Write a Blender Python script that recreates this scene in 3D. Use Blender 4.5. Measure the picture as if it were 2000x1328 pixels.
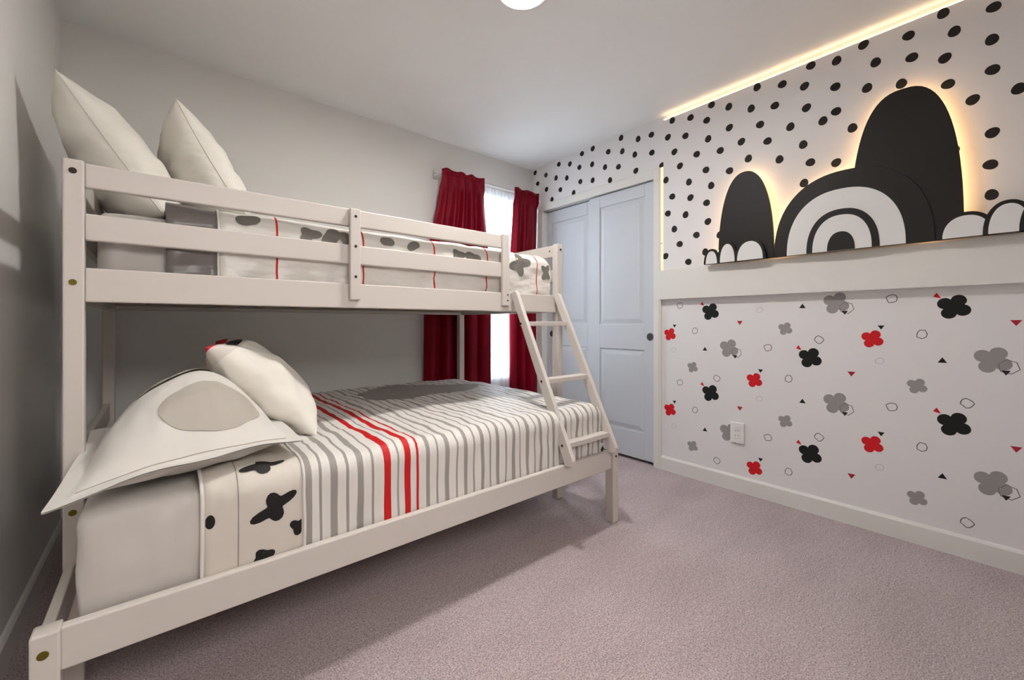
import bpy, bmesh, math, random
from mathutils import Vector, Matrix, noise

random.seed(7)
for o in list(bpy.data.objects):
    bpy.data.objects.remove(o, do_unlink=True)
SC = bpy.context.scene
COL = SC.collection
PI = math.pi

def s2l(c):
    return tuple(((v / 255) / 12.92 if v / 255 <= .04045 else ((v / 255 + .055) / 1.055) ** 2.4) for v in c)

# ------------------------------------------------------------------ camera, world, exposure
# x runs along the long wall behind the bunk bed, y towards that wall, z up; metres
XB, YA, XC, YN, H = 2.653, 2.8915, -0.3571, -0.28, 2.44
cam_d = bpy.data.cameras.new('camera')
cam = bpy.data.objects.new('camera', cam_d)
COL.objects.link(cam)
cam_d.sensor_fit = 'HORIZONTAL'
cam_d.sensor_width = 36
cam_d.lens = 817.9 / 2000 * 36
cam_d.shift_x = (1000 - 1007.8) / 2000
cam_d.shift_y = -(664 - 630.0) / 2000
cam_d.clip_start = .02
cam.location = (0, 0, 1.0148)
cam.rotation_euler = (PI / 2, 0, -math.radians(40.343))
SC.camera = cam

SC.view_settings.view_transform = 'Standard'
SC.view_settings.look = 'None'
SC.view_settings.gamma = 1
SC.view_settings.use_curve_mapping = False
SC.view_settings.exposure = 0.14

LAMP = 225.0          # ceiling lamp diffuser emission
LED = 9.0            # warm led tape emission
SKY = 34.0            # daylight outside the window
FILL = 42.0          # added fill lamp, unseen, beyond the doorway behind the camera (watts)

w = bpy.data.worlds.new('world')
SC.world = w
w.use_nodes = True
bg = w.node_tree.nodes['Background']
bg.inputs[0].default_value = (.80, .90, 1.0, 1)
bg.inputs[1].default_value = SKY

def area(name, loc, rot, sx, sy, power, color, portal=False):
    d = bpy.data.lights.new(name, 'AREA')
    d.shape = 'RECTANGLE'
    d.size, d.size_y, d.energy, d.color = sx, sy, power, color
    if portal:
        d.cycles.is_portal = True
    o = bpy.data.objects.new(name, d)
    COL.objects.link(o)
    o.location, o.rotation_euler = loc, rot
    return o
WX0, WX1, WZ0, WZ1 = 1.80, 2.52, .55, 2.08          # window opening in the far wall
area('window_portal', ((WX0 + WX1) / 2, YA + .13, (WZ0 + WZ1) / 2), (-PI / 2, 0, 0), WX1 - WX0, WZ1 - WZ0, 1, (1, 1, 1), True)
DX0, DX1 = -.10, 1.0                                  # assumed doorway in the wall behind the camera, opened for the fill lamp
area('added_fill_light', ((DX0 + DX1) / 2 + .1, YN - .9, 2.2), (math.radians(58), 0, 0), 1.1, .9, FILL, (1, .96, .92))  # unseen lamp added to brighten the room from the camera side

# ------------------------------------------------------------------ materials
MATS = {}
def nodes_of(name):
    m = bpy.data.materials.new(name)
    m.use_nodes = True
    nt = m.node_tree
    return m, nt, nt.nodes['Principled BSDF']

def mat(name, rgb, rough=.6, var=.04, scale=8, bump=0, bscale=200, spec=.3, metal=0, sheen=0, dist=.002, stretch=None):
    """matt procedural surface: base colour with a little noise, optional fine bump"""
    m, nt, b = nodes_of(name)
    c = s2l(rgb)
    tc = nt.nodes.new('ShaderNodeTexCoord')
    src = tc.outputs['Object']
    if stretch:
        mp = nt.nodes.new('ShaderNodeMapping')
        mp.inputs['Scale'].default_value = stretch
        nt.links.new(src, mp.inputs[0])
        src = mp.outputs[0]
    n = nt.nodes.new('ShaderNodeTexNoise')
    n.inputs['Scale'].default_value = scale
    n.inputs['Detail'].default_value = 4
    nt.links.new(src, n.inputs['Vector'])
    mx = nt.nodes.new('ShaderNodeMix')
    mx.data_type = 'RGBA'
    mx.inputs[6].default_value = tuple(max(0, v * (1 - var)) for v in c) + (1,)
    mx.inputs[7].default_value = tuple(min(1, v * (1 + var)) for v in c) + (1,)
    nt.links.new(n.outputs[0], mx.inputs[0])
    nt.links.new(mx.outputs[2], b.inputs['Base Color'])
    b.inputs['Roughness'].default_value = rough
    b.inputs['Specular IOR Level'].default_value = spec
    b.inputs['Metallic'].default_value = metal
    if sheen:
        b.inputs['Sheen Weight'].default_value = sheen
    if bump:
        n2 = nt.nodes.new('ShaderNodeTexNoise')
        n2.inputs['Scale'].default_value = bscale
        n2.inputs['Detail'].default_value = 3 if bscale > 100 else .6
        nt.links.new(src, n2.inputs['Vector'])
        bp = nt.nodes.new('ShaderNodeBump')
        bp.inputs['Strength'].default_value = bump
        bp.inputs['Distance'].default_value = dist
        nt.links.new(n2.outputs[0], bp.inputs['Height'])
        nt.links.new(bp.outputs[0], b.inputs['Normal'])
    MATS[name] = m
    return m

def emit(name, rgb, strength):
    m = bpy.data.materials.new(name)
    m.use_nodes = True
    nt = m.node_tree
    nt.nodes.clear()
    e = nt.nodes.new('ShaderNodeEmission')
    e.inputs[0].default_value = tuple(rgb) + (1,)
    e.inputs[1].default_value = strength
    out = nt.nodes.new('ShaderNodeOutputMaterial')
    nt.links.new(e.outputs[0], out.inputs[0])
    return m

M_wall = mat('wall_paint', (224, 222, 218), .75, .02, 3, .12, 260)
M_ceil = mat('ceiling_paint', (236, 235, 233), .85, .02, 4, .15, 220)
M_white_wall = mat('white_wall_paint', (230, 227, 227), .7, .015, 4, .08, 260)
M_trim = mat('trim_paint', (226, 223, 218), .45, .015, 6)
M_door = mat('door_paint', (202, 205, 211), .42, .015, 6, .05, 120)
M_bed = mat('bed_paint', (205, 197, 190), .38, .02, 5, .04, 60, stretch=(1, 6, 6))
M_bolt_hole = mat('bolt_dark', (44, 32, 24), .5)
M_bolt_brass = mat('bolt_brass', (104, 92, 26), .4, metal=.6)
M_sheet = mat('white_sheet', (198, 192, 187), .7, .02, 6, .45, 13, sheen=.2, dist=.02, stretch=(1.6, 1, .7))
M_pillow = mat('pillow_cotton', (222, 217, 207), .72, .02, 5, .5, 15, sheen=.2, dist=.02, stretch=(1, .5, 1.5))
M_sham = mat('sham_cotton', (208, 203, 196), .72, .02, 5, .45, 12, sheen=.2, dist=.02, stretch=(1.4, .7, 1))
M_sham_grey = mat('sham_grey_print', (172, 165, 155), .72, .02, 5, .1, 420)
M_quilt = mat('quilt_white', (218, 213, 207), .55, .02, 9, .12, 300, sheen=.15)
M_satin = mat('quilt_satin', (222, 217, 210), .36, .02, 9, .6, 16, spec=.5, dist=.02, stretch=(.7, 1, 2))
M_satin_grey = mat('quilt_satin_grey', (112, 106, 104), .34, .04, 9, .5, 14, spec=.5, dist=.02, stretch=(.7, 1, 2))
M_grey = mat('stripe_grey', (154, 148, 143), .6, .04, 20)
M_red = mat('stripe_red', (196, 24, 28), .55, .04, 20)
M_band = mat('band_sand', (208, 200, 190), .5, .02, 9, .4, 16, dist=.015, stretch=(1.6, 1, .6))
M_black_print = mat('print_black', (26, 24, 24), .6)
M_grey_print = mat('print_grey', (112, 108, 102), .55)
M_curtain = mat('curtain_crimson', (122, 0, 26), .48, .10, 14, .06, 60, spec=.16)
M_rod = mat('rod_white', (214, 212, 210), .35)
M_art_black = mat('art_black', (30, 27, 25), .5, .05)
M_art_white = mat('art_white', (226, 224, 222), .5)
M_ink_black = mat('wallpaper_black', (24, 24, 24), .7, .1, 30)
M_ink_red = mat('wallpaper_red', (206, 22, 32), .7, .05, 30)
M_ink_grey = mat('wallpaper_grey', (152, 148, 146), .7, .04, 30)
M_ink_dark = mat('wallpaper_line', (92, 90, 88), .7)
M_ink_pale = mat('wallpaper_pale_line', (190, 187, 184), .7)
M_dot = mat('dot_black', (34, 30, 28), .65, .2, 30)
M_plastic = mat('outlet_plastic', (232, 229, 226), .4)
M_slot = mat('outlet_slot', (60, 56, 54), .6)
M_steel = mat('pull_steel', (120, 120, 122), .3, metal=.8)
M_pull_in = mat('pull_recess', (92, 92, 94), .4, metal=.5)
M_wood_dark = mat('slat_wood', (196, 176, 152), .6, .1, 8, stretch=(1, 12, 12))
M_vinyl = mat('window_vinyl', (236, 238, 240), .4)
M_closet_dark = mat('closet_inside', (120, 116, 112), .8)
M_fixture = mat('fixture_rim', (200, 198, 196), .4)
M_hall = mat('hall_paint', (220, 218, 214), .8)

def carpet_material():
    m, nt, b = nodes_of('carpet_mauve')
    tc = nt.nodes.new('ShaderNodeTexCoord')
    def nz(scale, detail=3, stretch=None):
        n = nt.nodes.new('ShaderNodeTexNoise')
        n.inputs['Scale'].default_value = scale
        n.inputs['Detail'].default_value = detail
        if stretch:
            mp = nt.nodes.new('ShaderNodeMapping')
            mp.inputs['Scale'].default_value = stretch
            mp.inputs['Rotation'].default_value = (0, 0, .7)
            nt.links.new(tc.outputs['Object'], mp.inputs[0])
            nt.links.new(mp.outputs[0], n.inputs['Vector'])
        else:
            nt.links.new(tc.outputs['Object'], n.inputs['Vector'])
        return n
    fine, nap, mid = nz(210, 4), nz(2.2, 2, (1, 2.4, 1)), nz(60, 3)
    def ramp(n, a, c, p0=.3, p1=.7):
        r = nt.nodes.new('ShaderNodeValToRGB')
        r.color_ramp.elements[0].color = a + (1,)
        r.color_ramp.elements[1].color = c + (1,)
        r.color_ramp.elements[0].position = p0
        r.color_ramp.elements[1].position = p1
        nt.links.new(n.outputs[0], r.inputs[0])
        return r
    base = ramp(fine, s2l((136, 120, 121)), s2l((226, 210, 211)), .30, .68)
    napr = ramp(nap, (.86, .85, .85), (1, 1, 1))
    midr = ramp(mid, (.84, .84, .84), (1.04, 1.03, 1.03))
    m1 = nt.nodes.new('ShaderNodeMix'); m1.data_type = 'RGBA'; m1.blend_type = 'MULTIPLY'; m1.inputs[0].default_value = 1
    m2 = nt.nodes.new('ShaderNodeMix'); m2.data_type = 'RGBA'; m2.blend_type = 'MULTIPLY'; m2.inputs[0].default_value = 1
    nt.links.new(base.outputs[0], m1.inputs[6]); nt.links.new(napr.outputs[0], m1.inputs[7])
    nt.links.new(m1.outputs[2], m2.inputs[6]); nt.links.new(midr.outputs[0], m2.inputs[7])
    nt.links.new(m2.outputs[2], b.inputs['Base Color'])
    b.inputs['Roughness'].default_value = 1
    b.inputs['Specular IOR Level'].default_value = .05
    b.inputs['Sheen Weight'].default_value = .15
    bp = nt.nodes.new('ShaderNodeBump')
    bp.inputs['Strength'].default_value = .6
    bp.inputs['Distance'].default_value = .007
    nt.links.new(fine.outputs[0], bp.inputs['Height'])
    nt.links.new(bp.outputs[0], b.inputs['Normal'])
    return m
M_carpet = carpet_material()

def sheer_material():
    m = bpy.data.materials.new('sheer_voile')
    m.use_nodes = True
    nt = m.node_tree
    nt.nodes.clear()
    out = nt.nodes.new('ShaderNodeOutputMaterial')
    tr = nt.nodes.new('ShaderNodeBsdfTranslucent'); tr.inputs[0].default_value = (.92, .93, .95, 1)
    df = nt.nodes.new('ShaderNodeBsdfDiffuse'); df.inputs[0].default_value = (.86, .87, .9, 1)
    tp = nt.nodes.new('ShaderNodeBsdfTransparent'); tp.inputs[0].default_value = (1, 1, 1, 1)
    a = nt.nodes.new('ShaderNodeMixShader'); a.inputs[0].default_value = .45
    b = nt.nodes.new('ShaderNodeMixShader')
    wv = nt.nodes.new('ShaderNodeTexWave'); wv.inputs['Scale'].default_value = 9; wv.inputs['Distortion'].default_value = 2.5
    tc = nt.nodes.new('ShaderNodeTexCoord')
    mp = nt.nodes.new('ShaderNodeMapping'); mp.inputs['Scale'].default_value = (1, .2, .12)
    nt.links.new(tc.outputs['Object'], mp.inputs[0]); nt.links.new(mp.outputs[0], wv.inputs[0])
    mr = nt.nodes.new('ShaderNodeMapRange'); mr.inputs[3].default_value = .06; mr.inputs[4].default_value = .22
    nt.links.new(wv.outputs['Fac'], mr.inputs[0]); nt.links.new(mr.outputs[0], b.inputs[0])
    nt.links.new(tr.outputs[0], a.inputs[1]); nt.links.new(df.outputs[0], a.inputs[2])
    nt.links.new(a.outputs[0], b.inputs[1]); nt.links.new(tp.outputs[0], b.inputs[2])
    nt.links.new(b.outputs[0], out.inputs[0])
    return m
M_sheer = sheer_material()

def glass_material():
    m = bpy.data.materials.new('window_glass')
    m.use_nodes = True
    nt = m.node_tree
    nt.nodes.clear()
    out = nt.nodes.new('ShaderNodeOutputMaterial')
    tp = nt.nodes.new('ShaderNodeBsdfTransparent'); tp.inputs[0].default_value = (.95, .97, .97, 1)
    gl = nt.nodes.new('ShaderNodeBsdfGlossy'); gl.inputs['Roughness'].default_value = .02
    fr = nt.nodes.new('ShaderNodeFresnel'); fr.inputs[0].default_value = 1.45
    mx = nt.nodes.new('ShaderNodeMixShader')
    nt.links.new(fr.outputs[0], mx.inputs[0]); nt.links.new(tp.outputs[0], mx.inputs[1]); nt.links.new(gl.outputs[0], mx.inputs[2])
    nt.links.new(mx.outputs[0], out.inputs[0])
    return m
M_glass = glass_material()
WARM = (1.0, .58, .24)
M_lamp = emit('lamp_diffuser', (1, .975, .945), LAMP)
M_led = emit('led_warm', (1.0, .70, .40), LED * .8)
M_led_soft = emit('led_warm_soft', (1.0, .80, .52), 1.1)
M_led_art = emit('led_backlight', WARM, LED * 3.0)

# ------------------------------------------------------------------ mesh helpers
class MB:
    def __init__(s):
        s.v, s.f, s.mi = [], [], []
    def box(s, x0, x1, y0, y1, z0, z1, mi=0):
        n = len(s.v)
        s.v += [(x, y, z) for z in (z0, z1) for y in (y0, y1) for x in (x0, x1)]
        for q in ((0, 2, 3, 1), (4, 5, 7, 6), (0, 1, 5, 4), (2, 6, 7, 3), (0, 4, 6, 2), (1, 3, 7, 5)):
            s.f.append(tuple(n + i for i in q)); s.mi.append(mi)
        return s
    def prism(s, poly, axis, a, b, mi=0):
        """extrude a 2-D polygon along axis; poly is in the two remaining axes in order"""
        n, k = len(s.v), len(poly)
        for t in (a, b):
            for p, q in poly:
                s.v.append({'x': (t, p, q), 'y': (p, t, q), 'z': (p, q, t)}[axis])
        s.f.append(tuple(n + i for i in range(k))); s.mi.append(mi)
        s.f.append(tuple(n + k + i for i in reversed(range(k)))); s.mi.append(mi)
        for i in range(k):
            j = (i + 1) % k
            s.f.append((n + i, n + k + i, n + k + j, n + j)); s.mi.append(mi)
        return s
    def cyl(s, c, axis, r, l, n=20, mi=0, r2=None):
        """cylinder centred on c along axis, half length l/2"""
        r2 = r if r2 is None else r2
        ax = Vector(axis).normalized()
        e1 = ax.orthogonal().normalized(); e2 = ax.cross(e1)
        c = Vector(c); b = len(s.v)
        for h, rr in ((-l / 2, r), (l / 2, r2)):
            for i in range(n):
                t = 2 * PI * i / n
                s.v.append(tuple(c + ax * h + (e1 * math.cos(t) + e2 * math.sin(t)) * rr))
        s.f.append(tuple(b + i for i in reversed(range(n)))); s.mi.append(mi)
        s.f.append(tuple(b + n + i for i in range(n))); s.mi.append(mi)
        for i in range(n):
            j = (i + 1) % n
            s.f.append((b + i, b + j, b + n + j, b + n + i)); s.mi.append(mi)
        return s
    def grid(s, rows, mi=0):
        """rows: list of equal-length point lists; mi may be a function (row, col)"""
        b, m = len(s.v), len(rows[0])
        for r in rows:
            s.v += [tuple(p) for p in r]
        for i in range(len(rows) - 1):
            for j in range(m - 1):
                s.f.append((b + i * m + j, b + (i + 1) * m + j, b + (i + 1) * m + j + 1, b + i * m + j + 1))
                s.mi.append(mi(i, j) if callable(mi) else mi)
        return s

def wloc(o):
    p = Vector((0, 0, 0))
    while o is not None:
        p += o.location
        o = o.parent
    return p

def obj(name, mb, mats, parent=None, bevel=0, smooth=False, solid=0, subsurf=0, fix=True, kind=None, seg=2):
    me = bpy.data.meshes.new(name)
    off = wloc(parent)
    me.from_pydata([tuple(Vector(v) - off) for v in mb.v], [], mb.f)
    mats = mats if isinstance(mats, (list, tuple)) else [mats]
    for m in mats:
        me.materials.append(m)
    for p, i in zip(me.polygons, mb.mi):
        p.material_index = i
        p.use_smooth = smooth
    if fix:
        bm = bmesh.new(); bm.from_mesh(me)
        bmesh.ops.recalc_face_normals(bm, faces=bm.faces)
        bm.to_mesh(me); bm.free()
    o = bpy.data.objects.new(name, me)
    COL.objects.link(o)
    if parent is not None:
        o.parent = parent
    if solid:
        md = o.modifiers.new('solid', 'SOLIDIFY'); md.thickness = solid; md.offset = -1
    if bevel:
        md = o.modifiers.new('bevel', 'BEVEL'); md.width = bevel; md.segments = seg; md.limit_method = 'ANGLE'; md.angle_limit = math.radians(40)
    if subsurf:
        md = o.modifiers.new('sub', 'SUBSURF'); md.levels = subsurf; md.render_levels = subsurf
    if kind:
        o['kind'] = kind
    return o

def thing(name, label, cat, loc, group=None):
    o = bpy.data.objects.new(name, None)
    o.empty_display_size = .05
    COL.objects.link(o)
    o.location = loc
    return tag(o, label, cat, group)
def tag(o, label, cat, group=None):
    o['label'], o['category'] = label, cat
    if group:
        o['group'] = group
    return o
def struct(name, mb, m, **k):
    return obj(name, mb, m, kind='structure', **k)

def instance(name, me, loc, parent, mats=None):
    """one small part that shares its mesh with its likes"""
    o = bpy.data.objects.new(name, me)
    COL.objects.link(o)
    o.parent = parent
    o.location = Vector(loc) - wloc(parent)
    return o

def plate_mesh(name, poly, m, depth=.0006):
    """a thin printed shape in the y-z plane, its face towards -x, centred on the origin"""
    mb = MB().prism(poly, 'x', -depth, 0)
    me = bpy.data.meshes.new(name)
    me.from_pydata(mb.v, [], mb.f)
    bm = bmesh.new(); bm.from_mesh(me); bmesh.ops.recalc_face_normals(bm, faces=bm.faces); bm.to_mesh(me); bm.free()
    me.materials.append(m)
    return me
def ring_mesh(name, R, m, n=7, wd=.0035, jit=.12, depth=.0006):
    rnd = random.Random(n * 31 + int(R * 1e4))
    rr = [R * (1 + jit * (rnd.random() - .5) * 2) for _ in range(n)]
    v, f = [], []
    for i in range(n):
        t = 2 * PI * i / n + .3
        for r in (rr[i], rr[i] - wd):
            v.append((-depth, r * math.cos(t), r * math.sin(t)))
    for i in range(n):
        j = (i + 1) % n
        f.append((2 * i, 2 * i + 1, 2 * j + 1, 2 * j))
    me = bpy.data.meshes.new(name)
    me.from_pydata(v, [], f)
    me.materials.append(m)
    return me
def polar(fn, n=32, sy=1, sz=1, rot=0):
    out = []
    for i in range(n):
        t = 2 * PI * i / n
        r = fn(t)
        y, z = r * math.cos(t) * sy, r * math.sin(t) * sz
        out.append((y * math.cos(rot) - z * math.sin(rot), y * math.sin(rot) + z * math.cos(rot)))
    return out

# ------------------------------------------------------------------ room shell
floor = struct('floor', MB().box(XC - .1, XB + .75, YN - 1.6, YA + .12, -.1, 0), M_carpet)
ceiling = struct('ceiling', MB().box(XC - .1, XB + .75, YN - 1.6, YA + .12, H, H + .1), M_ceil)
wall_left = struct('wall_left', MB().box(XC - .1, XC, YN - .1, YA + .12, 0, H), M_wall)
wall_far = struct('wall_far', MB().box(XC, WX0, YA, YA + .12, 0, H).box(WX1, XB + .1, YA, YA + .12, 0, H)
                  .box(WX0, WX1, YA, YA + .12, 0, WZ0).box(WX0, WX1, YA, YA + .12, WZ1, H), M_wall)
CY0, CY1, CZ = 1.618, 2.742, 2.028                   # closet opening in the right-hand wall
wall_right = struct('wall_right', MB().box(XB, XB + .1, YN - .1, CY0, 0, H).box(XB, XB + .1, CY0, YA, CZ, H)
                    .box(XB, XB + .1, CY1, YA, 0, CZ), M_white_wall)
wall_near = struct('wall_near', MB().box(XC, DX0, YN - .1, YN, 0, H).box(DX1, XB, YN - .1, YN, 0, H)
                   .box(DX0, DX1, YN - .1, YN, 2.05, H), M_wall)
struct('wall_hallway', MB().box(XC - .1, XB + .75, YN - 1.6, YN - 1.5, 0, H).box(XC - .1, XC, YN - 1.5, YN - .1, 0, H)
       .box(XB + .1, XB + .2, YN - 1.5, YN - .1, 0, H), M_hall)
struct('wall_closet', MB().box(XB + .65, XB + .75, CY0 - .2, YA + .12, 0, H).box(XB + .1, XB + .65, CY0 - .25, CY0 - .2, 0, H)
       .box(XB + .1, XB + .65, YA, YA + .12, 0, H), M_closet_dark)
UY1 = 1.556                                          # the upper dotted panel ends here
PX = XB - .02
panel = obj('upper_panel', MB().box(PX, XB, YN, UY1 - .020, 1.37, 2.402), M_white_wall, wall_right)

def baseboard(name, poly_axis, a, b, off, sign, hgt=.095, th=.014):
    mb = MB()
    prof = [(0, 0), (th, 0), (th, hgt - .012), (th * .55, hgt - .003), (0, hgt)]
    if poly_axis == 'x':
        mb.prism([(off + sign * p, q) for p, q in prof], 'x', a, b)
    else:
        mb.prism([(off + sign * p, q) for p, q in prof], 'y', a, b)
    return struct(name, mb, M_trim)
baseboard('baseboard_right', 'y', YN, 1.558, XB, -1)
baseboard('baseboard_left', 'y', YN, YA, XC, 1)
baseboard('baseboard_far', 'x', XC + .014, XB, YA, -1)

struct('trim_1', MB().box(XB - .013, XB, 1.558, CY0, 0, CZ + .06).box(XB - .016, XB - .012, 1.572, 1.602, 0, CZ + .055), M_trim, bevel=.003)
struct('trim_2', MB().box(XB - .013, XB, CY0, CY1 + .055, CZ - .004, CZ + .06), M_trim, bevel=.003)
struct('trim_3', MB().box(XB - .05, XB, YN, UY1, 1.172, 1.37), M_trim, bevel=.003)
struct('trim_4', MB().box(XB - .013, XB, CY1, CY1 + .055, 0, CZ - .004), M_trim, bevel=.003)

# closet doors: slab with recessed raised panels
def closet_door(name, y0, y1, x, panels, z0=.022, z1=2.016):
    th = .034
    d = struct(name, MB().box(x + .008, x + th, y0, y1, z0, z1), M_door)
    zs = sorted([z0] + [v for p in panels for v in (p[2], p[3])] + [z1])
    pl, pr = panels[0][0], panels[0][1]
    fr = MB().box(x, x + .008, y0, pl, z0, z1).box(x, x + .008, pr, y1, z0, z1)
    for a, b in ((z0, panels[1][2]), (panels[1][3], panels[0][2]), (panels[0][3], z1)):
        fr.box(x, x + .008, pl, pr, a, b)
    obj('door_frame', fr, M_door, d, bevel=.0022)
    for (a, b, c, e) in panels:
        mb = MB()
        i1, i2 = .02, .042
        r1 = [(x + .0079, a + .012, c + .012), (x + .0079, b - .012, c + .012), (x + .0079, b - .012, e - .012), (x + .0079, a + .012, e - .012)]
        r2 = [(x + .001, a + i2, c + i2), (x + .001, b - i2, c + i2), (x + .001, b - i2, e - i2), (x + .001, a + i2, e - i2)]
        mb.v = r1 + r2
        for i in range(4):
            j = (i + 1) % 4
            mb.f.append((i, j, 4 + j, 4 + i)); mb.mi.append(0)
        mb.f.append((4, 5, 6, 7)); mb.mi.append(0)
        obj('door_panel', mb, M_door, d)
    return d
d1 = closet_door('door_1', CY0, 2.213, XB + .006, [(1.700, 2.105, 1.0, 1.925), (1.700, 2.105, .215, .815)])
d2 = closet_door('door_2', 2.17, CY1, XB + .046, [(2.262, 2.675, 1.0, 1.91), (2.262, 2.675, .215, .815)])
for d, y, x in ((d1, 1.654, XB + .006), (d2, 2.672, XB + .046)):
    obj('finger_pull', MB().cyl((x - .001, y, .914), (1, 0, 0), .027, .006, 28), M_steel, d, bevel=.001)
    obj('pull_cup', MB().cyl((x - .0042, y, .914), (1, 0, 0), .021, .001, 28), M_pull_in, d)

# window in the far wall
win = struct('window_1', MB().box(WX0, WX0 + .045, YA + .03, YA + .1, WZ0, WZ1).box(WX1 - .045, WX1, YA + .03, YA + .1, WZ0, WZ1)
             .box(WX0 + .045, WX1 - .045, YA + .03, YA + .1, WZ0, WZ0 + .045).box(WX0 + .045, WX1 - .045, YA + .03, YA + .1, WZ1 - .045, WZ1), M_vinyl, bevel=.003)
WM = (WZ0 + WZ1) / 2
obj('meeting_rail', MB().box(WX0 + .045, WX1 - .045, YA + .045, YA + .085, WM - .02, WM + .02), M_vinyl, win, bevel=.002)
for a, b in ((WZ0 + .045, WM - .02), (WM + .02, WZ1 - .045)):
    obj('pane', MB().box(WX0 + .045, WX1 - .045, YA + .063, YA + .067, a, b), M_glass, win)
obj('window_sill', MB().box(WX0 - .03, WX1 + .03, YA - .025, YA + .03, WZ0 - .02, WZ0), M_trim, win, bevel=.003)

# ------------------------------------------------------------------ dots stuck on the upper wall
DOTS = [(2.848,2.405),(2.706,2.346),(2.579,2.286),(2.451,2.253),(2.545,2.397),(2.416,2.362),(2.31,2.304),(2.175,2.29),(2.047,2.231),(1.921,2.198),(1.768,2.126),(2.3,2.183),(2.17,2.16),(1.999,2.117),(2.814,2.296),(2.699,2.215),(2.527,2.171),(2.373,2.108),(2.629,2.108),(2.282,2.409),(2.169,2.423),(2.016,2.342),(1.886,2.305),(1.777,2.247),(1.637,2.218),(1.456,2.162),(1.302,2.099),(1.897,2.41),(1.749,2.352),(1.641,2.346),(1.503,2.276),(1.378,2.243),(1.228,2.173),(1.471,2.385),(1.343,2.35),(1.416,2.056),(1.242,1.981),(1.517,1.988),(1.354,1.933),(1.471,1.865),(1.344,1.829),(1.503,1.757),(1.377,1.724),(1.456,1.643),(1.418,1.537),(1.52,1.469),(0.681,2.385),(0.57,2.352),(0.417,2.271),(0.289,2.233),(0.183,2.179),(0.044,2.064),(-0.025,1.956),(0.944,2.377),(0.815,2.338),(0.71,2.282),(0.575,2.221),(0.449,2.161),(0.325,2.128),(0.173,2.06),(0.1,1.962),(1.207,2.394),(1.102,2.326),(0.976,2.266),(0.852,2.234),(0.701,2.163),(0.572,2.094),(0.628,2.066),(0.506,1.986),(1.237,2.293),(1.099,2.198),(0.928,2.155),(0.776,2.088),(0.716,1.971),(0.889,2.047),(1.03,2.09),(1.153,2.076),(0.991,1.978),(0.829,1.925),(0.683,1.866),(0.572,1.832),(1.098,1.936),(0.712,1.763),(1.209,1.874),(1.238,1.772),(1.23,1.652),(1.304,1.579),(1.156,1.556),(1.246,1.462),(1.358,1.412),(0.158,1.763),(0.186,1.661),(0.178,1.541),(0.047,1.546),(0.05,1.672),(0.045,1.803),(0.889,1.524),(0.288,1.707),(0.188,2.386),(0.041,2.322),(0.463,2.393),(0.3,2.339),(0.154,2.281),(0.046,2.19),(1.557,2.105)]
dot_me = []
for k in range(5):
    rnd = random.Random(k + 3)
    a, b = rnd.uniform(.03, .09), rnd.uniform(0, 6)
    dot_me.append(plate_mesh('dot', polar(lambda t: .0215 * (1 + a * math.sin(2 * t + b) + .03 * math.sin(3 * t + 2 * b)), 18), M_dot, .0008))
for i, (y, z) in enumerate(DOTS):
    if y < UY1 - .012:
        instance('dot', dot_me[i % 5], (PX, y, min(z, 2.379)), panel)
    else:
        instance('dot', dot_me[i % 5], (XB - (.013 if y < CY0 and z < CZ + .06 else 0), y, min(z, 2.415)), wall_right)

# ------------------------------------------------------------------ wallpaper prints on the lower wall (plain clovers, rings, triangles)
clover = lambda R: polar(lambda t: R * (.60 + .40 * abs(math.cos(2 * t)) ** .8), 40, rot=.5)
me_black = plate_mesh('clover_print', clover(.056), M_ink_black)
me_red = plate_mesh('clover_print', clover(.045), M_ink_red)
me_grey = plate_mesh('clover_print', clover(.058), M_ink_grey)
me_small = plate_mesh('clover_print', clover(.037), M_ink_grey)
me_up = plate_mesh('triangle_print', [(-.015, -.010), (.015, -.010), (0, .014)], M_ink_black)
me_down = plate_mesh('triangle_print', [(-.016, .010), (.016, .010), (0, -.014)], mat('wallpaper_crimson', (168, 30, 48), .7))
me_redtri = plate_mesh('triangle_print', [(-.012, -.012), (.014, -.004), (.002, .014)], M_ink_red)
me_blacktri = plate_mesh('triangle_print', [(-.013, .010), (.013, .010), (0, -.010)], M_ink_black)
me_ring = [ring_mesh('ring_print', .021, M_ink_dark, n) for n in (7, 9, 11)]
me_ringp = ring_mesh('ring_print', .018, M_ink_pale, 8, .0025)
me_hex = ring_mesh('hexagon_print', .031, M_ink_dark, 6, .003, .06)
P0, PZ = .533, .515                                  # the paper's repeat
# one repeat of the paper, offsets (y, z) measured from the black clover at (0.157, 0.569)
def repeat(base, me, dx=XB):
    for i in range(-1, 4):
        for j in range(-2, 2):
            y, z = base[0] + i * P0, base[1] + j * PZ
            if -.20 < y < 1.53 and .125 < z < 1.145:
                yield y, z
for half, base in ((0, (.157, .569)), (1, (.687, .309))):
    pass
def lay(base, me, name, stagger=True):
    """every other column of the paper drops by half a repeat"""
    for i in range(-2, 4):
        for j in range(-2, 3):
            y = base[0] + i * P0
            z = base[1] + j * PZ - (.2575 if i % 2 else 0)
            if -.22 < y < 1.53 and .125 < z < 1.15:
                instance(name, me, (XB, y, z), wall_right)
lay((.157, .569), me_black, 'clover_print')
lay((.208, .62), me_redtri, 'triangle_print')
lay((.433, .42), me_red, 'clover_print')
lay((.40, .476), me_blacktri, 'triangle_print')
lay((.044, .343), me_grey, 'clover_print')
lay((.0, .318), me_hex, 'hexagon_print')
lay((.008, .292), me_blacktri, 'triangle_print')
lay((.274, .208), me_small, 'clover_print')
lay((.257, .446), me_ring[0], 'ring_print')
lay((.362, .614), me_ring[1], 'ring_print')
lay((.117, .667), me_ring[2], 'ring_print')
lay((.406, .314), me_ringp, 'ring_print')
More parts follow.
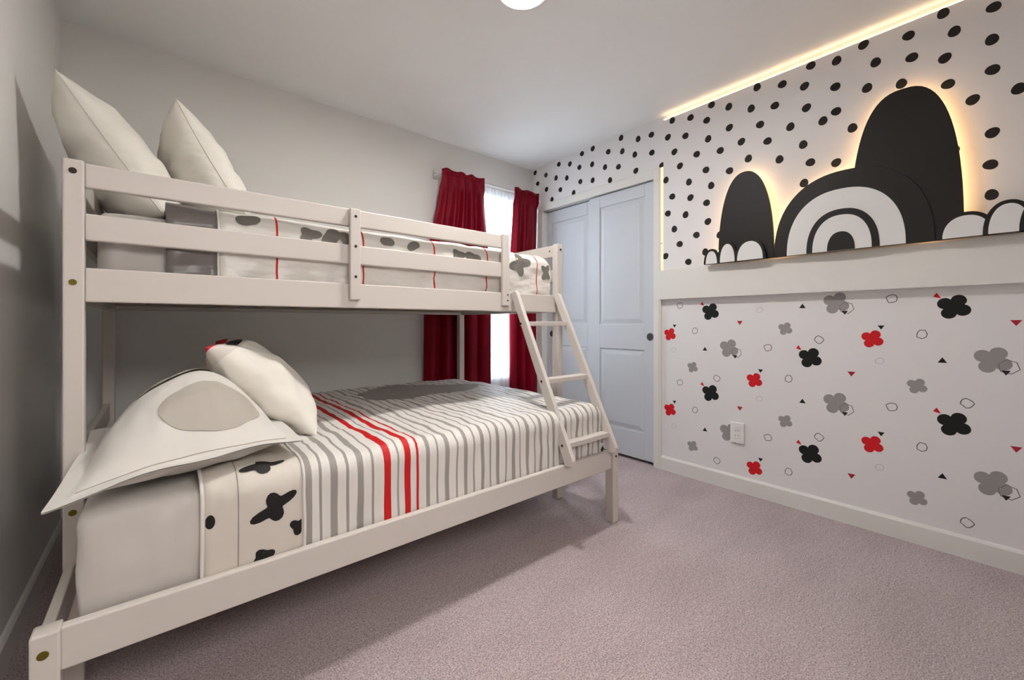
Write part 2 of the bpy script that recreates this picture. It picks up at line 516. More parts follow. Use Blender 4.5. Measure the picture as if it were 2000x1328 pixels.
lay((.192, .331), me_up, 'triangle_print')
lay((-.019, .5), me_down, 'triangle_print')

# ------------------------------------------------------------------ light fixture, led tapes
lampo = thing('ceiling_light', 'round flush white ceiling lamp, lit, cut by the top edge of the picture', 'lamp', (1.165, 1.329, H))
def lathe(c, prof, n=56):
    return MB().grid([[(c[0] + q * math.cos(2 * PI * i / n), c[1] + q * math.sin(2 * PI * i / n), z) for q, z in prof] for i in range(n + 1)])
obj('rim', lathe((1.165, 1.329), [(.112, H), (.1115, H - .020), (.108, H - .0265), (.1045, H - .0265), (.1025, H - .022), (.1025, H)]), M_fixture, lampo, smooth=True)
obj('diffuser', MB().cyl((1.165, 1.329, H - .018), (0, 0, 1), .1022, .006, 48), M_lamp, lampo)

t1 = thing('led_tape', 'warm glowing light tape along the top of the dotted wall, under the ceiling', 'light strip', (PX, .6, 2.4025), 'warm light tapes on the dotted wall')
obj('glow_line', MB().box(PX - .001, PX + .009, YN, UY1 - .024, 2.4025, 2.4055), M_led, t1)
t2 = thing('led_tape', 'upright pale yellow light tape beside the closet casing, above the white board', 'light strip', (XB - .01, UY1 - .006, 1.375), 'warm light tapes on the dotted wall')
obj('glow_line', MB().box(PX - .001, XB - .004, UY1 - .0195, UY1 - .001, 1.375, 2.085), M_led_soft, t2)
obj('screw', MB().cyl((PX - .0015, UY1 - .006, 1.56), (1, 0, 0), .004, .002, 10), M_steel, t2)

# ------------------------------------------------------------------ backlit wall art: a plain set of black arches and white scallops
AX0, AX1 = PX - .070, PX - .053
art = thing('wall_art', 'backlit black panel of three plain arches with white insets above the white board', 'wall art', (AX0, .5, 1.372))
def arch(yc, hw, base, top, n=40, power=2.2):
    pts = [(yc - hw, base)]
    hh = top - base
    for i in range(n + 1):
        t = PI - PI * i / n
        cx_, sx_ = math.cos(t), math.sin(t)
        y = yc + hw * math.copysign(abs(cx_) ** (2 / power), cx_)
        z = base + hh * abs(sx_) ** (2 / power)
        pts.append((y, z))
    pts.append((yc + hw, base))
    out = []
    for p in pts:
        if not out or (abs(p[0] - out[-1][0]) + abs(p[1] - out[-1][1])) > 1e-5:
            out.append(p)
    return out
ZB = 1.371
def art_panel(name, poly, m, x0, x1):
    return obj(name, MB().prism(poly, 'x', x0, x1), m, art, bevel=.0015)
def backlight(poly, inset=.012, base_open=True):
    """a ribbon of led tape following an outline on the back of a panel"""
    cy = sum(p[0] for p in poly) / len(poly); cz = sum(p[1] for p in poly) / len(poly)
    ins = []
    for i, p in enumerate(poly):
        a, b = Vector(poly[i - 1]), Vector(poly[(i + 1) % len(poly)])
        d = (b - a)
        nrm = Vector((d.y, -d.x)).normalized() if d.length > 1e-6 else Vector((0, 0))
        ins.append((Vector(p) + nrm * inset, Vector(p) + nrm * (inset + .008)))
    mb = MB()
    rows = [[(AX1 + .001, q[0].x, max(q[0].y, ZB + .004)) for q in ins[1:-1]], [(AX1 + .001, q[1].x, max(q[1].y, ZB + .004)) for q in ins[1:-1]]]
    mb.grid(rows)
    return obj('backlight', mb, M_led_art, art, fix=False)
tall = arch(.312, .190, ZB, 2.075, power=2.6)
mid = arch(.520, .312, ZB, 1.765, power=2.3)
low = arch(.985, .150, ZB, 1.885, power=2.3)
for pl in (tall, low):
    art_panel('arch_panel', pl, M_art_black, AX0, AX1)
    backlight(pl)
art_panel('arch_panel', mid, M_art_black, AX0 - .006, AX1 - .0005)
backlight(mid)
art_panel('white_inset', arch(.535, .235, ZB, 1.675, power=2.3), M_art_white, AX0 - .010, AX0 - .0055)
art_panel('black_inset', arch(.535, .145, ZB, 1.575, power=2.3), M_art_black, AX0 - .014, AX0 - .0095)
art_panel('white_inset', arch(.535, .118, ZB, 1.545, power=2.3), M_art_white, AX0 - .018, AX0 - .0135)
art_panel('black_inset', arch(.535, .055, ZB, 1.462, power=2.3), M_art_black, AX0 - .022, AX0 - .0175)
for i, (yc, hw, top) in enumerate(((.985 + .185, .048, 1.462), (1.075, .056, 1.492), (.950, .082, 1.490), (.115, .085, 1.476), (.0, .07, 1.500), (-.095, .07, 1.505))):
    e = .014 * (1 if yc > .5 else 1.1)
    f = -.004 * (i % 3)
    art_panel('scallop', arch(yc, hw, ZB, top), M_art_black, AX0 - .012 + f, AX1 + .004)
    art_panel('scallop_inset', arch(yc, hw - e, ZB, top - e), M_art_white, AX0 - .0155 + f, AX0 - .0115 + f)
for y0, y1 in ((.0, .19), (1.13, 1.21)):
    obj('backlight', MB().box(AX1 + .001, AX1 + .003, y0, y1, 1.445, 1.453), M_led_art, art)

# ------------------------------------------------------------------ wall outlet
out_ = thing('wall_outlet', 'white double wall outlet on the wallpapered lower wall', 'outlet', (XB, 1.058, .352))
obj('cover_plate', MB().box(XB - .013, XB, 1.018, 1.098, .290, .414), M_plastic, out_, bevel=.003)
obj('socket_face', MB().box(XB - .0155, XB - .013, 1.041, 1.075, .320, .384), M_plastic, out_, bevel=.001)
for z in (.367, .337):
    for y in (1.051, 1.065):
        obj('slot', MB().box(XB - .0160, XB - .0154, y - .0013, y + .0013, z - .005, z + .005), M_slot, out_)

# ------------------------------------------------------------------ curtains
YR = YA - .092
rod = thing('curtain_rod', 'thin white curtain rod over the window', 'curtain rod', (2.1, YR, 2.160))
obj('tube', MB().cyl((2.115, YR, 2.160), (1, 0, 0), .009, 1.04, 16), M_rod, rod, smooth=False)
obj('finial', MB().cyl((1.590, YR, 2.160), (1, 0, 0), .015, .03, 16, r2=.010), M_rod, rod, bevel=.003)
for x in (1.625, 2.63):
    obj('bracket', MB().box(x - .012, x + .012, YA - .008, YA, 2.13, 2.20).box(x - .006, x + .006, YR, YA - .006, 2.154, 2.166), M_rod, rod, bevel=.002)

def curtain(name, label, xt0, xt1, xb0, xb1, folds, seed, ztop=2.192, zbot=.18, yc=YR, amp=.030, m=M_curtain, solid=.003, head=True, cat='curtain'):
    rnd = random.Random(seed)
    ph = rnd.uniform(0, 6)
    th = thing(name, label, cat, ((xt0 + xt1) / 2, yc, zbot))
    NZ, NX = 44, folds * 16
    w_ = [rnd.uniform(.7, 1.3) for _ in range(folds + 1)]
    rows = []
    for i in range(NZ + 1):
        u = i / NZ
        z = ztop + (zbot - ztop) * u
        k = min(1, u * 2.2)
        k = k * k * (3 - 2 * k)
        x0, x1 = xt0 + (xb0 - xt0) * k, xt1 + (xb1 - xt1) * k
        row = []
        for j in range(NX + 1):
            s = j / NX
            ph_ = s * folds * 2 * PI + ph + .5 * math.sin(3.1 * s * PI + ph) + .25 * math.sin(u * 4 + s * 5 + seed)
            a = amp * (.55 + .6 * k) * (w_[int(s * folds) % (folds + 1)] * .35 + .65)
            y = yc - .004 + a * math.sin(ph_) + .006 * math.sin(2.1 * ph_ + u * 3)
            if head and u < .05:
                y = yc - .016 + .005 * math.sin(ph_ * 1.0 + .6)
            x = x0 + (x1 - x0) * s + .010 * math.cos(ph_) * k
            dz = (.007 * math.sin(ph_ * .7 + seed) if head and i == 0 else 0)
            row.append((x, y, z + dz))
        rows.append(row)
    o = obj('cloth', MB().grid(rows), m, th, smooth=True, solid=solid, subsurf=0, fix=False)
    if head:
        rows2 = [[(p[0], p[1] - .0015, p[2]) for p in rows[r]] for r in (0, 1)]
        obj('rod_pocket', MB().grid(rows2), m, th, smooth=True, solid=.002, fix=False)
    return th
curtain('curtain', 'wide crimson curtain at the left of the window, behind the bunk bed', 1.630, 2.030, 1.500, 2.100, 5, 4)
curtain('curtain', 'narrow crimson curtain at the right of the window, beside the closet', 2.350, 2.640, 2.310, 2.640, 3, 11)
curtain('sheer_curtain', 'white sheer curtain hanging between the two crimson curtains', 1.90, 2.50, 1.90, 2.50, 7, 21, ztop=2.150, zbot=.20, yc=YA - .045, amp=.012, m=M_sheer, solid=0, head=False)

# ------------------------------------------------------------------ bunk bed
X1, PW, XR, YF, YT, YK, ZL, ZT = -.2052, .0424, 1.7407, 1.293, 1.6814, 2.712, .368, 1.470
XE = XR + PW
bed = thing('bunk_bed', 'white painted wooden twin over full bunk bed with a slanted ladder', 'bunk bed', (.79, 1.7, 0))
BV = .004
def bpart(name, *b, parent=bed, m=M_bed, bevel=BV):
    mb = MB()
    for q in b:
        mb.box(*q)
    return obj(name, mb, m, parent, bevel=bevel)
def bolt(parent, x, y, z, m=M_bolt_hole, r=.0085, ax=(0, 1, 0)):
    return obj('bolt', MB().cyl((x, y, z), ax, r, .003, 14), m, parent)
XM = X1 + .020
po = [bpart('post', (x, x + PW, y, y + PW, 0, ZT)) for x, y in ((X1, YT), (XR, YT), (X1, YK), (XR, YK))]
bolt(po[0], XM, YT, 1.437); bolt(po[0], XM, YT, 1.127, M_bolt_brass); bolt(po[0], XM, YT, .487, M_bolt_brass)
bolt(po[1], XR + .026, YT, 1.437, r=.007)
lg = [bpart('leg', (x, x + PW + .002, YF, YF + PW + .006, 0, ZL)) for x in (X1, XR)]
bolt(lg[0], XM, YF, .326, M_bolt_brass, .009); bolt(lg[1], XR + .024, YF, .336, r=.006)
# lower bed rails
XA = X1 + PW
bpart('side_rail', (XA, XR, 1.303, 1.328, .275, .367))
bpart('side_rail', (XA, XR, 2.722, 2.747, .275, .367))
for x0 in (X1 + .006, XR + .014):
    bpart('end_rail', (x0, x0 + .021, YF + PW + .006, YT, .262, .350))
    bpart('end_rail', (x0, x0 + .021, YT + PW, YK, .262, .350))
    if x0 < 0:
        bpart('end_rail', (x0, x0 + .021, YT + PW, YK, .56, .64))
bpart('ledger', (XA, XR, 1.328, 1.350, .275, .297)); bpart('ledger', (XA, XR, 2.700, 2.722, .275, .297))
for i in range(11):
    x = -.13 + i * .178
    bpart('slat', (x, x + .068, 1.352, 2.698, .300, .317), m=M_wood_dark, bevel=.002) if False else bpart('slat', (x, x + .068, 1.332, 2.718, .2975, .3145), m=M_wood_dark, bevel=.002)
# upper bunk rails, front
RY0, RY1 = 1.690, 1.712
XG = 1.340
bpart('guard_rail', (XA, XG + .03, RY0, RY1, 1.397, 1.466))
bpart('guard_rail', (XA, XG + .03, RY0, RY1, 1.248, 1.324))
bpart('side_rail', (XA, XR, RY0, RY1, 1.073, 1.170))
gp = bpart('guard_post', (.567, .609, RY0 - .021, RY0, 1.104, 1.465))
for z in (1.434, 1.316, 1.196):
    bolt(gp, .588, RY0 - .021, z, r=.0055)
gp = bpart('guard_post', (1.333, 1.375, RY0 - .021, RY0, 1.100, 1.468))
for z in (1.158, 1.128):
    bolt(gp, 1.362, RY0 - .021, z, r=.004)
# upper bunk rails, back and ends
for z0, z1 in ((1.397, 1.466), (1.248, 1.324), (1.073, 1.170)):
    bpart('guard_rail', (XA, XR, 2.722, 2.744, z0, z1))
for x0 in (X1 + .010, XR + .010):
    for z0, z1 in ((1.397, 1.466), (1.248, 1.324), (1.073, 1.170)):
        r = bpart('end_rail', (x0, x0 + .022, YT + PW, YK, z0, z1))
        if x0 > 0 and z0 > 1.39:
            bolt(r, x0 - .0005, YT + PW + .03, 1.435, M_bolt_brass, .005, (1, 0, 0))
bpart('ledger', (XA, XR, RY1, 1.732, 1.075, 1.095)); bpart('ledger', (XA, XR, 2.702, 2.722, 1.075, 1.095))
for i in range(11):
    x = -.12 + i * .176
    bpart('slat', (x, x + .068, 1.714, 2.720, 1.0955, 1.1105), m=M_wood_dark, bevel=.002)
# ladder
lad = bpy.data.objects.new('ladder', None)
COL.objects.link(lad); lad.parent = bed
for xs in (1.390, 1.704):
    poly = [(1.680, 1.168), (1.650, 1.180), (1.636, 1.172), (1.249, .398), (1.256, .372), (1.300, .366), (1.302, .381), (1.338, .456)]
    st = obj('stringer', MB().prism(poly, 'x', xs, xs + .0225), M_bed, lad, bevel=.003)
    for y, z in ((1.60, 1.008), (1.465, .732), (1.335, .456)):
        pass
for y0, z0 in ((1.574, .997), (1.424, .721), (1.289, .444)):
    obj('rung', MB().box(1.4125, 1.704, y0, y0 + .058, z0, z0 + .0235), M_bed, lad, bevel=.003)
    obj('bolt', MB().cyl((1.3895, y0 + .024, z0 + .012), (1, 0, 0), .006, .002, 12), M_bolt_hole, lad)

# ------------------------------------------------------------------ mattresses
def fbm(p, s):
    return noise.noise(Vector(p) * s)
def soft_box(name, x0, x1, y0, y1, z0, z1, r, m, parent, amp=.004, seed=0.0):
    """mattress: box with rounded edges and a slightly wrinkled cover"""
    def axis(a, b, n):
        e = [a, a + r * .12, a + r * .4, a + r]
        k = [a + r + (b - a - 2 * r) * i / n for i in range(1, n)]
        return e + k + [b - r, b - r * .4, b - r * .12, b]
    xs, ys, zs = axis(x0, x1, 34), axis(y0, y1, 24), axis(z0, z1, 6)
    bm = bmesh.new()
    cache = {}
    def vert(p):
        key = tuple(round(c, 6) for c in p)
        if key not in cache:
            q = Vector(p)
            c = Vector((min(max(q.x, x0 + r), x1 - r), min(max(q.y, y0 + r), y1 - r), min(max(q.z, z0 + r), z1 - r)))
            d = q - c
            nn = d.normalized() if d.length > 1e-9 else Vector((0, 0, 1))
            # place on the rounded box
            if d.length > 1e-9:
                q = c + nn * r
            if q.y < y0 + r:
                q.y += .009 * fbm((q.x * 1.6, seed, q.z * .35 + q.x), 17) * (2.2 if q.x < x0 + .2 else .8)
            q = q + nn * (amp * fbm((q.x + seed, q.y * .8, q.z * 1.6), 9) + amp * .5 * fbm((q.x * 1.3, q.y, q.z * 2.4 + seed), 22))
            cache[key] = bm.verts.new(q)
        return cache[key]
    def face(pts):
        vs = [vert(p) for p in pts]
        if len(set(vs)) == 4:
            try:
                bm.faces.new(vs)
            except ValueError:
                pass
    for a, b in zip(xs, xs[1:]):
        for c, d in zip(ys, ys[1:]):
            face(((a, c, z1), (b, c, z1), (b, d, z1), (a, d, z1))); face(((a, c, z0), (a, d, z0), (b, d, z0), (b, c, z0)))
        for c, d in zip(zs, zs[1:]):
            face(((a, y0, c), (b, y0, c), (b, y0, d), (a, y0, d))); face(((a, y1, c), (a, y1, d), (b, y1, d), (b, y1, c)))
    for a, b in zip(ys, ys[1:]):
        for c, d in zip(zs, zs[1:]):
            face(((x0, a, c), (x0, a, d), (x0, b, d), (x0, b, c))); face(((x1, a, c), (x1, b, c), (x1, b, d), (x1, a, d)))
    bmesh.ops.recalc_face_normals(bm, faces=bm.faces)
    off = wloc(parent)
    for v in bm.verts:
        v.co -= off
    me = bpy.data.meshes.new(name)
    bm.to_mesh(me); bm.free()
    me.materials.append(m)
    for p in me.polygons:
        p.use_smooth = True
    o = bpy.data.objects.new(name, me)
    COL.objects.link(o)
    if parent is not None:
        o.parent = parent
    return o
def tube_loop(pts, r, n=6, closed=True):
    mb = MB()
    k = len(pts)
    for i in range(k):
        p = Vector(pts[i])
        t = (Vector(pts[(i + 1) % k]) - Vector(pts[i - 1])).normalized() if closed or 0 < i < k - 1 else (Vector(pts[min(i + 1, k - 1)]) - Vector(pts[max(i - 1, 0)])).normalized()
        a = t.orthogonal().normalized() if abs(t.z) > .9 else t.cross(Vector((0, 0, 1))).normalized()
        b = t.cross(a)
        for j in range(n):
            q = 2 * PI * j / n
            mb.v.append(tuple(p + (a * math.cos(q) + b * math.sin(q)) * r))
    for i in range(k if closed else k - 1):
        i2 = (i + 1) % k
        for j in range(n):
            j2 = (j + 1) % n
            mb.f.append((i * n + j, i * n + j2, i2 * n + j2, i2 * n + j)); mb.mi.append(0)
    return mb
mat_low = thing('mattress', 'full size mattress in a white fitted sheet on the lower bunk', 'mattress', (.78, 2.03, .315))
soft_box('fitted_sheet', -.146, 1.690, 1.344, 2.690, .316, .582, .035, M_sheet, mat_low, .005)
mat_up = thing('mattress', 'twin mattress in a white fitted sheet on the upper bunk', 'mattress', (.78, 2.2, 1.111))
soft_box('fitted_sheet', -.144, 1.690, 1.748, 2.690, 1.1115, 1.352, .035, M_sheet, mat_up, .004, 3.3)

# ------------------------------------------------------------------ comforters
class Cover:
    """sheet of fabric over a mattress: S(a, t) with a along the bed and t across it"""
    def __init__(s, xe, yf, yb, ztop, R, crown, amp, lift=0, sd=0.0):
        s.xe, s.yf, s.yb, s.zt, s.R, s.crown, s.amp, s.lift, s.sd = xe, yf, yb, ztop, R, crown, amp, lift, sd
        s.T = yb - yf - 2 * R
    def dc(s, d):
        R = s.R
        if d <= 0:
            return d, 0
        if d < PI * R / 2:
            return R * math.sin(d / R), R * (1 - math.cos(d / R))
        return R, R + d - PI * R / 2
    def raw(s, a, t):
        R = s.R
        ox, dx = s.dc(a - (s.xe - R))
        x = s.xe - R + ox
        if t < s.T / 2:
            oy, dy = s.dc(-t)
            y = s.yf + R - oy
        else:
            oy, dy = s.dc(t - s.T)
            y = s.yb - R + oy
        v = (y - s.yf) / (s.yb - s.yf)
        drop = (dx ** 4 + dy ** 4) ** .25
        z = s.zt + s.crown * math.sin(PI * min(1, max(0, v))) - drop
        flat = 1 / (1 + 40 * drop)
        n1 = fbm((x + s.sd, y * .7, z), 7) + .6 * fbm((x * 1.2, y * 1.1 + s.sd, z), 15)
        p = Vector((x, y, z))
        if dy > R * .6:                                # hanging side: soft vertical folds
            p.y += s.amp * (.8 * fbm((x * 1.0, s.sd, z * .25), 11) + .7 * fbm((x, s.sd + 4, z * .3), 26)) * (1 if t < 0 else -1)
            if s.lift == 0 and s.sd > 1 and z < 1.27:
                p.y += .034 * abs(fbm((x * .8 + z * 1.6, 3.3, z * 2.6), 10)) * min(1, (1.27 - z) * 14)
            if x > 1.2:
                p.y += .005 * fbm((x, 2.2, z * .5), 38)
        if dx > R * .6:
            p.x += s.amp * .8 * fbm((s.sd, y, z * .25), 14)
        p.z += s.amp * n1 * flat
        return p
    def P(s, a, t, off=0.0):
        p = s.raw(a, t)
        e = 2e-3
        n = (s.raw(a + e, t) - s.raw(a - e, t)).cross(s.raw(a, t + e) - s.raw(a, t - e))
        n = n.normalized() if n.length > 1e-12 else Vector((0, 0, 1))
        return p + n * (off + s.lift)
def tvals(T, front, back, st=.022):
    out = [-front + front * i / max(1, round(front / st)) for i in range(round(front / st))]
    nt = round(T / .035)
    out += [T * i / nt for i in range(nt)]
    out += [T + back * i / max(1, round(back / .05)) for i in range(round(back / .05) + 1)]
    return out
def avals(a0, a1, breaks, st=.026):
    keys = sorted(set([a0, a1] + [b for b in breaks if a0 < b < a1]))
    out = []
    for p, q in zip(keys, keys[1:]):
        n = max(1, math.ceil((q - p) / st))
        out += [p + (q - p) * i / n for i in range(n)]
    return out + [a1]
def cover_mesh(name, C, a0, a1, front, back, stripes, mats, parent, solid=.012):
    br = []
    for c, w_, _ in stripes:
        br += [c - w_ / 2, c + w_ / 2]
    A, T = avals(a0, a1, br), tvals(C.T, front, back)
    rows = [[C.P(a, t) for t in T] for a in A]
    def mi(i, j):
        m_ = (A[i] + A[i + 1]) / 2
        for c, w_, k in stripes:
            if c - w_ / 2 <= m_ <= c + w_ / 2:
                return k
        return 0
    mb = MB().grid(rows, mi)
    lim = PI * C.R / 2 + .02                           # leave the doubled fabric at the foot corners out
    keep = []
    for k in range(len(mb.f)):
        i, j = divmod(k, len(T) - 1)
        da, dt = A[i] - (C.xe - C.R), max(-T[j + 1], T[j] - C.T)
        keep.append(not (da > lim and dt > lim))
    mb.f = [f for f, q in zip(mb.f, keep) if q]
    mb.mi = [f for f, q in zip(mb.mi, keep) if q]
    return obj(name, mb, mats, parent, smooth=True, solid=solid, fix=False)
def decal(name, C, a, t, fn, ra, rt, rot, m, parent, off=.0022, rings=5, n=36, clip=None):
    """a flat printed shape that follows the fabric"""
    mb = MB()
    cr, sr = math.cos(rot), math.sin(rot)
    pts = [(a, t)]
    for k in range(1, rings + 1):
        for i in range(n):
            th = 2 * PI * i / n
            r = fn(th) * k / rings
            p, q = r * math.cos(th) * ra, r * math.sin(th) * rt
            aa, tt = a + p * cr - q * sr, t + p * sr + q * cr
            if clip:
                aa = min(max(aa, clip[0]), clip[1]); tt = min(max(tt, clip[2]), clip[3])
            pts.append((aa, tt))
    mb.v = [tuple(C.P(p, q, off)) for p, q in pts]
    for i in range(n):
        mb.f.append((0, 1 + i, 1 + (i + 1) % n)); mb.mi.append(0)
    for k in range(rings - 1):
        for i in range(n):
            j = (i + 1) % n
            b, c = 1 + k * n, 1 + (k + 1) * n
            mb.f.append((b + i, c + i, c + j, b + j)); mb.mi.append(0)
    return obj(name, mb, m, parent, smooth=True, fix=False)
ell = lambda t: 1
def leaf(k, a, ph):
    return lambda t: .72 + a * math.cos(k * t + ph) + .1 * math.sin(2 * t + ph * 2)

# lower comforter
C1 = Cover(1.702, 1.334, 2.712, .604, .055, .006, .010)
com1 = thing('comforter', 'white comforter with grey and red stripes on the lower bunk', 'comforter', (1, 2, .6))
stripes = [(.3315, .022, 1), (.367, .008, 1), (.405, .021, 1), (.4445, .009, 1), (.486, .021, 1), (.526, .008, 1),
           (.574, .024, 2), (.612, .007, 1), (.648, .022, 2), (.685, .009, 2)]
x, k = .724, 0
while x < 1.95:
    stripes.append((x, (.016 if k % 2 == 0 else .0075), 1))
    x += .0395
    k += 1
cover_mesh('striped_quilt', C1, .319, 1.702 + .22, .30, .14, stripes, [M_quilt, M_grey, M_red], com1)
C1b = Cover(1.702, 1.334, 2.712, .604, .055, .006, .010, .005)
cover_mesh('turned_down_band', C1b, .079, .321, .30, .14, [], [M_band], com1)
for a in (.081, .3195):
    pts = [C1b.P(a, t, .001) for t in tvals(C1.T, .30, .14)]
    obj('piping', tube_loop(pts, .0045, 6, False), M_quilt, com1, smooth=True)
pts = [C1b.P(.158, t, .0005) for t in tvals(C1.T, .30, .14)]
obj('seam', tube_loop(pts, .0012, 5, False), M_grey, com1, smooth=True)
for (a, t, fn, ra, rt, rot) in ((.243, -.135, leaf(4, .26, .4), .062, .044, .5), (.098, -.135, ell, .011, .018, 0), (.305, -.205, leaf(3, .24, 1), .030, .030, .8),
                                (.222, -.010, leaf(4, .25, .2), .060, .034, .2), (.215, -.262, leaf(3, .2, .2), .030, .028, 0), (.205, .30, leaf(4, .25, .9), .06, .045, 1), (.20, .62, leaf(3, .25, .9), .055, .045, 1)):
    decal('black_print', C1b, a, t, fn, ra, rt, rot, M_black_print, com1, off=.0015, clip=(.088, .312, -.29, 2))
decal('grey_print', C1, 1.165, .90, lambda t: .80 + .14 * math.cos(3 * t + .6) + .07 * math.sin(5 * t), .46, .27, -.1, M_grey, com1, off=.0022, rings=12, n=56)

# upper comforter
C2 = Cover(1.715, 1.7165, 2.705, 1.398, .060, .030, .009, 0, 5.1)
com2 = thing('comforter', 'white comforter with thin red lines, grey prints and grey end band on the upper bunk', 'comforter', (.9, 2.2, 1.4))
st2 = [(x, .007, 1) for x in (.323, .636, .966, 1.270, 1.612)]
cover_mesh('quilt', C2, .148, 1.715 + .22, .30, .25, st2, [M_satin, M_red], com2, solid=.004)
cover_mesh('grey_band', C2, .013, .149, .30, .25, [], [M_satin_grey], com2, solid=.004)
pts = [C2.P(.149, t, .001) for t in tvals(C2.T, .30, .25)]
obj('piping', tube_loop(pts, .004, 6, False), M_satin, com2, smooth=True)
for (a, t, fn, ra, rt, rot) in ((.235, -.055, leaf(2, .1, .3), .045, .040, .2), (.43, -.085, leaf(3, .2, .3), .05, .04, .2), (.51, -.085, leaf(2, .15, .3), .05, .05, .9), (.56, -.08, leaf(3, .15, .3), .03, .05, .9),
                                (.74, -.07, leaf(2, .12, .8), .034, .035, .2), (.86, -.075, leaf(2, .1, .2), .040, .033, .4), (1.09, -.095, leaf(3, .2, .3), .05, .04, .2), (1.18, -.095, leaf(2, .2, 1.3), .05, .04, .2),
                                (1.485, -.100, leaf(4, .24, .4), .080, .075, .3), (1.685, -.130, leaf(4, .22, .1), .055, .055, .9)):
    decal('grey_print', C2, a, t, fn, ra, rt, rot, M_grey_print, com2, off=.0018)

# ------------------------------------------------------------------ pillows
def pillow(name, parent, c, e1, e2, top, bottom, m, flange=0.0, pinch=.10, ex=.55, n=30, wr=.006, sd=0.0, sag=None, mi=None, nrm=None):
    """cushion: centre c, half axes e1, e2; returns the object and the top surface function"""
    c, e1, e2 = Vector(c), Vector(e1), Vector(e2)
    ez = (nrm or e1.cross(e2)).normalized()
    def base(u, v):
        uu = u * (1 - pinch * (1 - v * v) * abs(u))
        vv = v * (1 - pinch * (1 - u * u) * abs(v))
        p = c + e1 * uu + e2 * vv
        if sag:
            p = p + sag(u, v)
        return p
    f1 = flange / e1.length if flange else 0
    f2 = flange / e2.length if flange else 0
    def hgt(u, v, side):
        a, b = abs(u) / (1 - f1), abs(v) / (1 - f2)
        if a >= 1 or b >= 1:
            return 0
        return ((1 - a ** 2.2) * (1 - b ** 2.2)) ** (ex if side > 0 else min(ex, .5))
    def S(u, v, side, off=0):
        h = hgt(u, v, side)
        q = base(u, v)
        edge = max(abs(u), abs(v))
        an, rr = math.atan2(v, u), math.hypot(u, v)
        wv = wr * (fbm((u * 1.6 + sd, v * 1.6, side * 3.1 + sd), 1.6) * min(1, h * 2)
                   + 2.6 * fbm((math.cos(an) * 2.2 + sd, math.sin(an) * 2.2, side * 2 + rr * .35), 2.3) * h ** .7 * min(1, rr) ** 2
                   + 1.3 * fbm((u * 1.2 + v * .8 + sd, v * 4.2 - u * 1.1, side + sd), 1.5) * min(1, h * 1.6))
        if flange and h == 0:
            q = q + ez * (.004 * math.sin(7 * u + 5 * v + sd) + .0015 * (1 if side > 0 else -1))
        return q + ez * ((top if side > 0 else -bottom) * h + side * wv + off)
    def ax(f):
        if not f:
            return [math.sin(PI / 2 * (-1 + 2 * i / n)) for i in range(n + 1)]
        k = 1 - f
        inner = [k * math.sin(PI / 2 * (-1 + 2 * i / n)) for i in range(n + 1)]
        return [-1, -1 + f * .5] + inner + [1 - f * .5, 1]
    U, V = ax(f1), ax(f2)
    mb = MB()
    mb.grid([[S(u, v, 1) for v in V] for u in U], (lambda i, j: mi(U[i], V[j], 1)) if mi else 0)
    mb.grid([[S(u, v, -1) for v in V] for u in U], (lambda i, j: mi(U[i], V[j], -1)) if mi else 0)
    o = obj(name, mb, m, parent, smooth=True)
    bm = bmesh.new(); bm.from_mesh(o.data)
    bmesh.ops.remove_doubles(bm, verts=bm.verts, dist=.0004 if not flange else .0001)
    bmesh.ops.recalc_face_normals(bm, faces=bm.faces)
    bm.to_mesh(o.data); bm.free()
    for p in o.data.polygons:
        p.use_smooth = True
    md = o.modifiers.new('sub', 'SUBSURF'); md.levels = 1; md.render_levels = 1
    rim = [S(u, -1, 1) for u in U] + [S(1, v, 1) for v in V[1:]] + [S(u, 1, 1) for u in U[::-1][1:]] + [S(-1, v, 1) for v in V[::-1][1:-1]]
    return o, S, rim
def face_print(name, S, side, u0, v0, ru, rv, m, parent, fn=ell, off=.0025, rings=10, n=48):
    mb = MB()
    pts = [(u0, v0)]
    for k in range(1, rings + 1):
        for i in range(n):
            t = 2 * PI * i / n
            r = fn(t) * k / rings
            pts.append((u0 + ru * r * math.cos(t), v0 + rv * r * math.sin(t)))
    mb.v = [tuple(S(u, v, side, off * side)) for u, v in pts]
    for i in range(n):
        mb.f.append((0, 1 + i, 1 + (i + 1) % n)); mb.mi.append(0)
    for k in range(rings - 1):
        for i in range(n):
            j = (i + 1) % n
            b, c = 1 + k * n, 1 + (k + 1) * n
            mb.f.append((b + i, c + i, c + j, b + j)); mb.mi.append(0)
    return obj(name, mb, m, parent, smooth=True, fix=False)

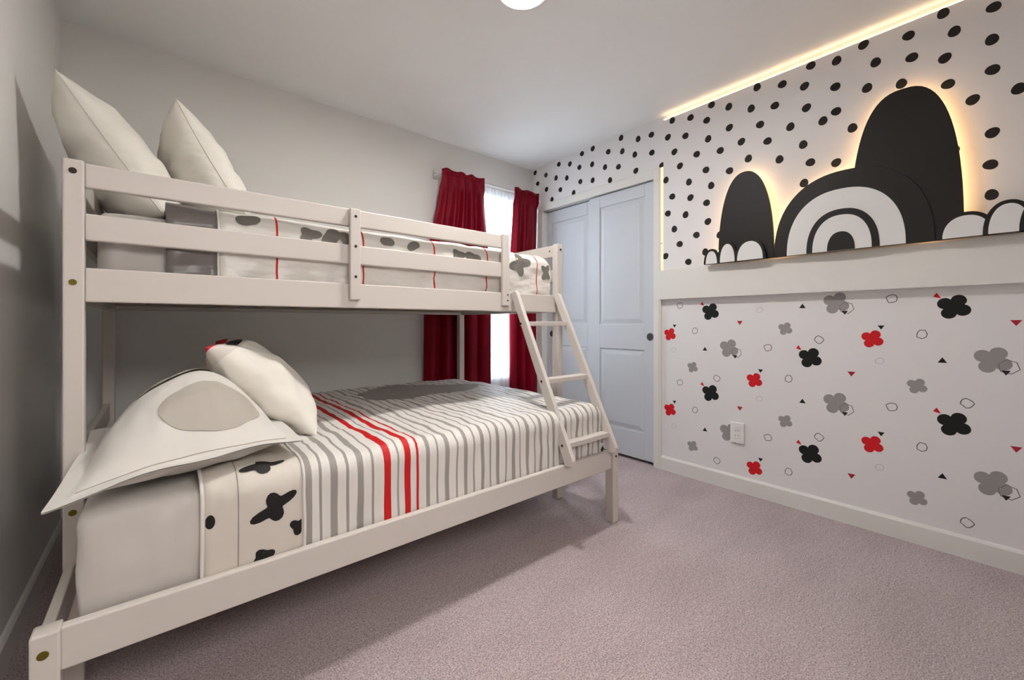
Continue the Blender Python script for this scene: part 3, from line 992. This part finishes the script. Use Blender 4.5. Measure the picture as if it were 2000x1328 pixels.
def standing(B, T, width, top, bottom, wdir, label, sd):
    B, T = Vector(B), Vector(T)
    e2 = (T - B) / 2
    wd = Vector(wdir)
    wd = (wd - e2.normalized() * wd.dot(e2.normalized())).normalized() * width / 2
    c = (B + T) / 2 + wd
    th = thing('pillow', label, 'pillow', (c.x, c.y, B.z))
    o, S, rim = pillow('pillowcase', th, c, wd, e2, top, bottom, M_pillow, pinch=.09, wr=.011, sd=sd, ex=.42)
    obj('edge_seam', tube_loop(rim, .0025, 5), M_pillow, th, smooth=True)
    return th
standing((.010, 1.94, 1.395), (-.262, 2.03, 1.845), .60, .13, .12, (.0, 1, .0), 'white pillow leaning on the left wall on the upper bunk', 1.7)
standing((.262, 2.00, 1.455), (.047, 2.10, 1.885), .58, .12, .13, (-.12, 1, .0), 'white pillow standing with its corner up, right one of two on the upper bunk', 4.4)

# lower bunk: flanged sham lying flat, and a pillow leaning across it
A_, B_, D_ = Vector((-.186, 1.262, .640)), Vector((.335, 1.395, .658)), Vector((-.178, 1.985, .650))
sham = thing('pillow', 'flat white flanged pillow with grey ovals at the head of the lower bunk', 'pillow', (.08, 1.7, .585))
cen = (B_ + D_) / 2
def sag(u, v):
    return Vector((0, 0, .012 * (1 - u * u) * (1 if v < 0 else .5) - .012 * max(0, -u) ** 3 * max(0, -v) ** 3))
so, SS, rim = pillow('sham', sham, cen, (B_ - A_) / 2, (D_ - A_) / 2, .195, .072, M_sham, flange=.036, pinch=.04, ex=1.0, wr=.010, sd=2.9, sag=sag)
face_print('grey_oval', SS, 1, .17, -.56, .47, .22, M_sham_grey, sham)
face_print('grey_oval', SS, 1, -.10, .10, .42, .16, M_sham_grey, sham)

M_hem = mat('pillow_hem', (206, 198, 190), .6, .02, 8)
e1 = Vector((.160, -.020, -.165)); e2 = Vector((.035, .26, .0))
E = thing('pillow', 'plump white pillow with a printed end, lying across the flat pillow on the lower bunk', 'pillow', (.3, 1.9, .62))
def himi(u, v, side):
    return 2 if u < -.975 else (1 if u < -.78 else 0)
eo, SE, rim = pillow('pillowcase', E, (.305, 1.90, .772), e1, e2, .115, .095, [M_pillow, M_hem, M_red], pinch=.10, wr=.010, sd=6.2, ex=.45, mi=himi)

face_print('black_print', SE, 1, -.86, -.45, .07, .42, M_black_print, E)
kk = .872
st = [SS(u, -kk - .012, 1, .001) for u in [-.84 + 1.68 * i / 30 for i in range(31)]]
obj('flange_stitch', tube_loop(st, .0012, 5, False), M_sham_grey, sham, smooth=True)
